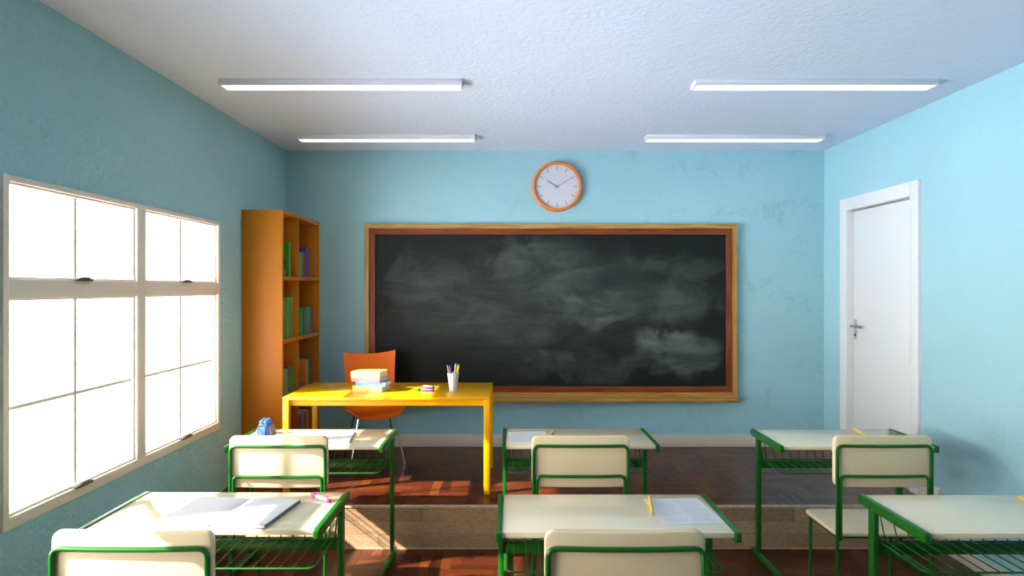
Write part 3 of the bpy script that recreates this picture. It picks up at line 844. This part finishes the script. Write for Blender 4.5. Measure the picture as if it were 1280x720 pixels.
# outline in XZ (front view), extruded in Y
b = bmesh.new(); prism(b, [(-.046, 0), (.046, 0), (.042, .055), (.028, .086), (-.028, .086), (-.042, .055)], -.030, .060, 'XZ', bev=.006, seg=3); finish('body', b, M['pouch'], pc)
b = bmesh.new(); prism(b, rrect(-.030, .026, .004, .066, .006, 3), -.040, -.031, 'XZ', bev=.003); finish('front_pocket', b, M['pouch'], pc)
for s in (-1, 1):
    b = bmesh.new(); m_ = Matrix.Translation((s*.016, .012, .101)) @ Matrix.Rotation(R(s*-6), 4, 'Y') @ Matrix.Rotation(R(10), 4, 'X')
    box(b, -.0135, .0135, -.040, .036, -.016, .014, bev=.005, seg=3, mat=m_); finish('top_flap', b, M['pouch'], pc)
b = bmesh.new(); tube(b, [(0, -.034, .088), (0, .058, .092)], .0035, n=8); tube(b, [(-.036, -.0325, .004), (-.036, -.0325, .062), (-.022, -.0325, .078), (.022, -.0325, .078), (.034, -.0325, .062), (.034, -.0325, .004)], .0022, n=6, fr=.01)
finish('zip', b, M['pouchd'], pc)
for s in (-1, 1):
    b = bmesh.new(); prism(b, [(s*.047, 0), (s*.064, 0), (s*.058, .03), (s*.045, .075), (s*.043, .055)], -.018, .052, 'XZ', bev=.003); finish('side_gusset', b, M['pouchg'], pc)

# ------------------------------------------------------------------ things on the teacher's desk
def stack_book(x, y, z, rz, w, dp, th, col, label, cov=.0035):
    r = empty('book', (x, y, z), rz)
    b = bmesh.new(); prism(b, [(-dp/2, 0), (dp/2, 0), (dp/2, cov), (-dp/2+.005, cov), (-dp/2+.005, th-cov), (dp/2, th-cov), (dp/2, th), (-dp/2, th)], -w/2, w/2, 'YZ')
    finish('cover', b, cmat(col, .5), r, smooth=False)
    finish('pages', B(-w/2+.003, w/2-.003, -dp/2+.005, dp/2-.004, cov, th-cov), M['pages'], r, smooth=False)
    tag(r, label, 'book', 'books stacked on the yellow desk')
z = DZ+.0005
for (x, y, rz, w, dp, th, col, lab) in [
    (-1.086, 4.895, -11, .236, .165, .044, (.64, .50, .13), 'pale yellow book at the bottom of the pile on the yellow desk'),
    (-1.066, 4.890, -7, .232, .160, .032, (.12, .30, .62), 'light blue book, second from the bottom of the desk pile'),
    (-1.098, 4.892, -13, .232, .160, .029, (.62, .13, .15), 'pink book between the blue and the yellow-green on the pile'),
    (-1.100, 4.892, -10, .232, .165, .048, (.60, .60, .15), 'pale yellow-green book on top of the pile on the yellow desk')]:
    stack_book(x, y, z, R(rz), w, dp, th, col, lab); z += th+.0003

er = empty('eraser', (-.640, 4.845, DZ+.0005), R(-8)); tag(er, 'white and purple striped eraser block in the middle of the yellow desk', 'eraser')
finish('eraser_body', B(-.040, .040, -.022, .022, 0, .044, bev=.002), M['whiteplas'], er)
b = bmesh.new()
for z0, z1 in ((.0015, .017), (.0215, .036)): box(b, -.0412, .0412, -.0232, .0232, z0, z1, bev=.0005)
finish('sleeve_band', b, M['purple'], er)
for (x, y, m_, lab, rz) in ((-.742, 4.86, 'greenpin', 'bright green push pin left of the striped eraser', 40), (-.715, 4.845, 'greenpind', 'dark green push pin closest to the striped eraser', -50)):
    pn = empty('push_pin', (x, y, DZ+.0005), R(rz)); tag(pn, lab, 'push pin', 'push pins on the yellow desk')
    b = bmesh.new(); lathe(b, [(0, 0), (.011, 0), (.011, .003), (.006, .007), (.0055, .014), (.010, .019), (.010, .021), (0, .021)], 16)
    bmesh.ops.transform(b, matrix=Matrix.Translation((0, 0, .0108)) @ Matrix.Rotation(R(84), 4, 'Y'), verts=b.verts); finish('pin_head', b, M[m_], pn)
    b = bmesh.new(); tube(b, [(.020, 0, .0085), (.031, 0, .0015)], .0008, n=6); finish('needle', b, M['chrome'], pn)

cx_, cy_ = -.452, 4.865
cup = empty('pencil_cup', (cx_, cy_, DZ+.0005)); tag(cup, 'white ribbed tapered cup holding pencils on the yellow desk', 'cup')
b = bmesh.new(); n = 48; rings = []
for (r0, z0) in ((.0, 0), (.026, 0), (.027, .003), (.0435, .136), (.0445, .140), (.0415, .140), (.025, .006), (0, .006)):
    if r0 == 0: rings.append([b.verts.new((0, 0, z0))]); continue
    rings.append([b.verts.new(((r0+(.0012 if (k % 4) < 2 and .002 < z0 < .139 else 0))*math.cos(2*math.pi*k/n), (r0+(.0012 if (k % 4) < 2 and .002 < z0 < .139 else 0))*math.sin(2*math.pi*k/n), z0)) for k in range(n)])
for a, c in zip(rings, rings[1:]):
    for k in range(n):
        j = (k+1) % n
        if len(a) == 1: b.faces.new((a[0], c[j], c[k]))
        elif len(c) == 1: b.faces.new((a[k], a[j], c[0]))
        else: b.faces.new((a[k], a[j], c[j], c[k]))
finish('cup_wall', b, M['cupwhite'], cup, ang=50)
def upright(mat, bx, by, tx, ty, L_, label, name='pencil', r=.0055):
    o = pencil_(name, mat, L_, r)
    base = Vector((cx_+bx, cy_+by, DZ+.0125)); d_ = Vector((tx-bx, ty-by, .16)).normalized()
    q = Vector((0, 1, 0)).rotation_difference(d_); o.rotation_mode = 'QUATERNION'; o.rotation_quaternion = q; o.location = base-q @ Vector((0, 0, r))
    tag(o, label, 'pencil', 'pencils in the white cup')
upright(M['pencilo'], -.010, .004, -.040, .004, .195, 'orange pencil leaning left in the white cup')
upright(M['pencil'], .004, -.010, .016, -.004, .208, 'yellow pencil left of the three in the white cup')
upright(M['pencil'], .009, .006, .027, .020, .198, 'yellow pencil in the middle of the three in the cup')
upright(M['pencil'], .016, -.004, .040, -.006, .203, 'yellow pencil leaning furthest right in the white cup')
o = empty('marker_pen'); r = .0095
b = bmesh.new(); tube(b, [(0, 0, 0), (0, .10, 0)], r, n=14); finish('barrel', b, M['whiteplas'], o)
b = bmesh.new(); tube(b, [(0, .10, 0), (0, .178, 0), (0, .184, 0)], r, n=14, radii=[r*1.08, r*1.08, r*.6]); finish('cap', b, M['bluemk'], o)
d_ = Vector((-.013, .0, .16)).normalized(); q = Vector((0, 1, 0)).rotation_difference(d_); o.rotation_mode = 'QUATERNION'; o.rotation_quaternion = q
o.location = (cx_-.008, cy_-.006, DZ+.010); tag(o, 'blue capped marker standing in the white cup', 'pen')

# ------------------------------------------------------------------ light
sd_ = Vector((1, .362, -.775)).normalized()
sun = bpy.data.lights.new('sun', 'SUN'); sun.energy = 22; sun.angle = R(.9); sun.color = (1, .94, .83)
so = bpy.data.objects.new('sun', sun); C.objects.link(so); so.rotation_mode = 'QUATERNION'; so.rotation_quaternion = Vector((0, 0, -1)).rotation_difference(sd_)
so.location = (-6, 1, 6)
w = bpy.data.worlds.new('daylight'); bpy.context.scene.world = w; w.use_nodes = True
nt = w.node_tree; N = nt.nodes; L = nt.links
bg = N['Background']; bg.inputs[0].default_value = (.87, .845, .83, 1)
# hazy daylight: a broad bright glow low over the horizon on the window side, dimmer elsewhere
tc = N.new('ShaderNodeTexCoord'); dt = N.new('ShaderNodeVectorMath'); dt.operation = 'DOT_PRODUCT'
dt.inputs[1].default_value = Vector((-1, -.40, .0)).normalized()
L.new(tc.outputs['Generated'], dt.inputs[0])
mxx = N.new('ShaderNodeMath'); mxx.operation = 'MAXIMUM'; mxx.inputs[1].default_value = 0
pw = N.new('ShaderNodeMath'); pw.operation = 'POWER'; pw.inputs[1].default_value = 10
ma = N.new('ShaderNodeMath'); ma.operation = 'MULTIPLY_ADD'; ma.inputs[1].default_value = 19.5
L.new(dt.outputs['Value'], mxx.inputs[0]); L.new(mxx.outputs[0], pw.inputs[0]); L.new(pw.outputs[0], ma.inputs[0]); L.new(ma.outputs[0], bg.inputs[1])
sp = N.new('ShaderNodeSeparateXYZ'); L.new(tc.outputs['Generated'], sp.inputs[0])
gr = N.new('ShaderNodeFloatCurve')
cv = gr.mapping.curves[0]      # x: -1 (straight down) .. 1 (zenith) remapped to 0..1, y: radiance / 20
for k_, (x_, y_) in enumerate([(0, .05), (.10, .08), (.17, .25), (.25, .90), (.42, 1.0), (.50, .55), (.60, .42), (.72, .22), (1, .15)]):
    if k_ in (0, 8): cv.points[0 if k_ == 0 else -1].location = (x_, y_)
    else: cv.points.new(x_, y_)
gr.mapping.update()
tint = N.new('ShaderNodeMix'); tint.data_type = 'RGBA'; tr = N.new('ShaderNodeMapRange'); tr.inputs[1].default_value = .0; tr.inputs[2].default_value = -.2
tint.inputs[6].default_value = (.87, .845, .83, 1); tint.inputs[7].default_value = (.78, .84, .96, 1)
L.new(sp.outputs['Z'], tr.inputs[0]); L.new(tr.outputs[0], tint.inputs[0]); L.new(tint.outputs[2], bg.inputs[0])
z01 = N.new('ShaderNodeMath'); z01.operation = 'MULTIPLY_ADD'; z01.inputs[1].default_value = .5; z01.inputs[2].default_value = .5
g20 = N.new('ShaderNodeMath'); g20.operation = 'MULTIPLY'; g20.inputs[1].default_value = 20
L.new(sp.outputs['Z'], z01.inputs[0]); L.new(z01.outputs[0], gr.inputs['Value']); L.new(gr.outputs[0], g20.inputs[0]); L.new(g20.outputs[0], ma.inputs[2])   # sunlit ground below the horizon

cam = bpy.data.cameras.new('camera'); cam.sensor_width = 36; cam.lens = 792/1280*36
co = bpy.data.objects.new('camera', cam); C.objects.link(co); co.location = (0, 0, 1.8); co.rotation_euler = (R(90), 0, 0)
sc_ = bpy.context.scene; sc_.camera = co
vs = sc_.view_settings; vs.view_transform = 'Standard'; vs.look = 'None'; vs.exposure = 0; vs.gamma = 1; vs.use_curve_mapping = False
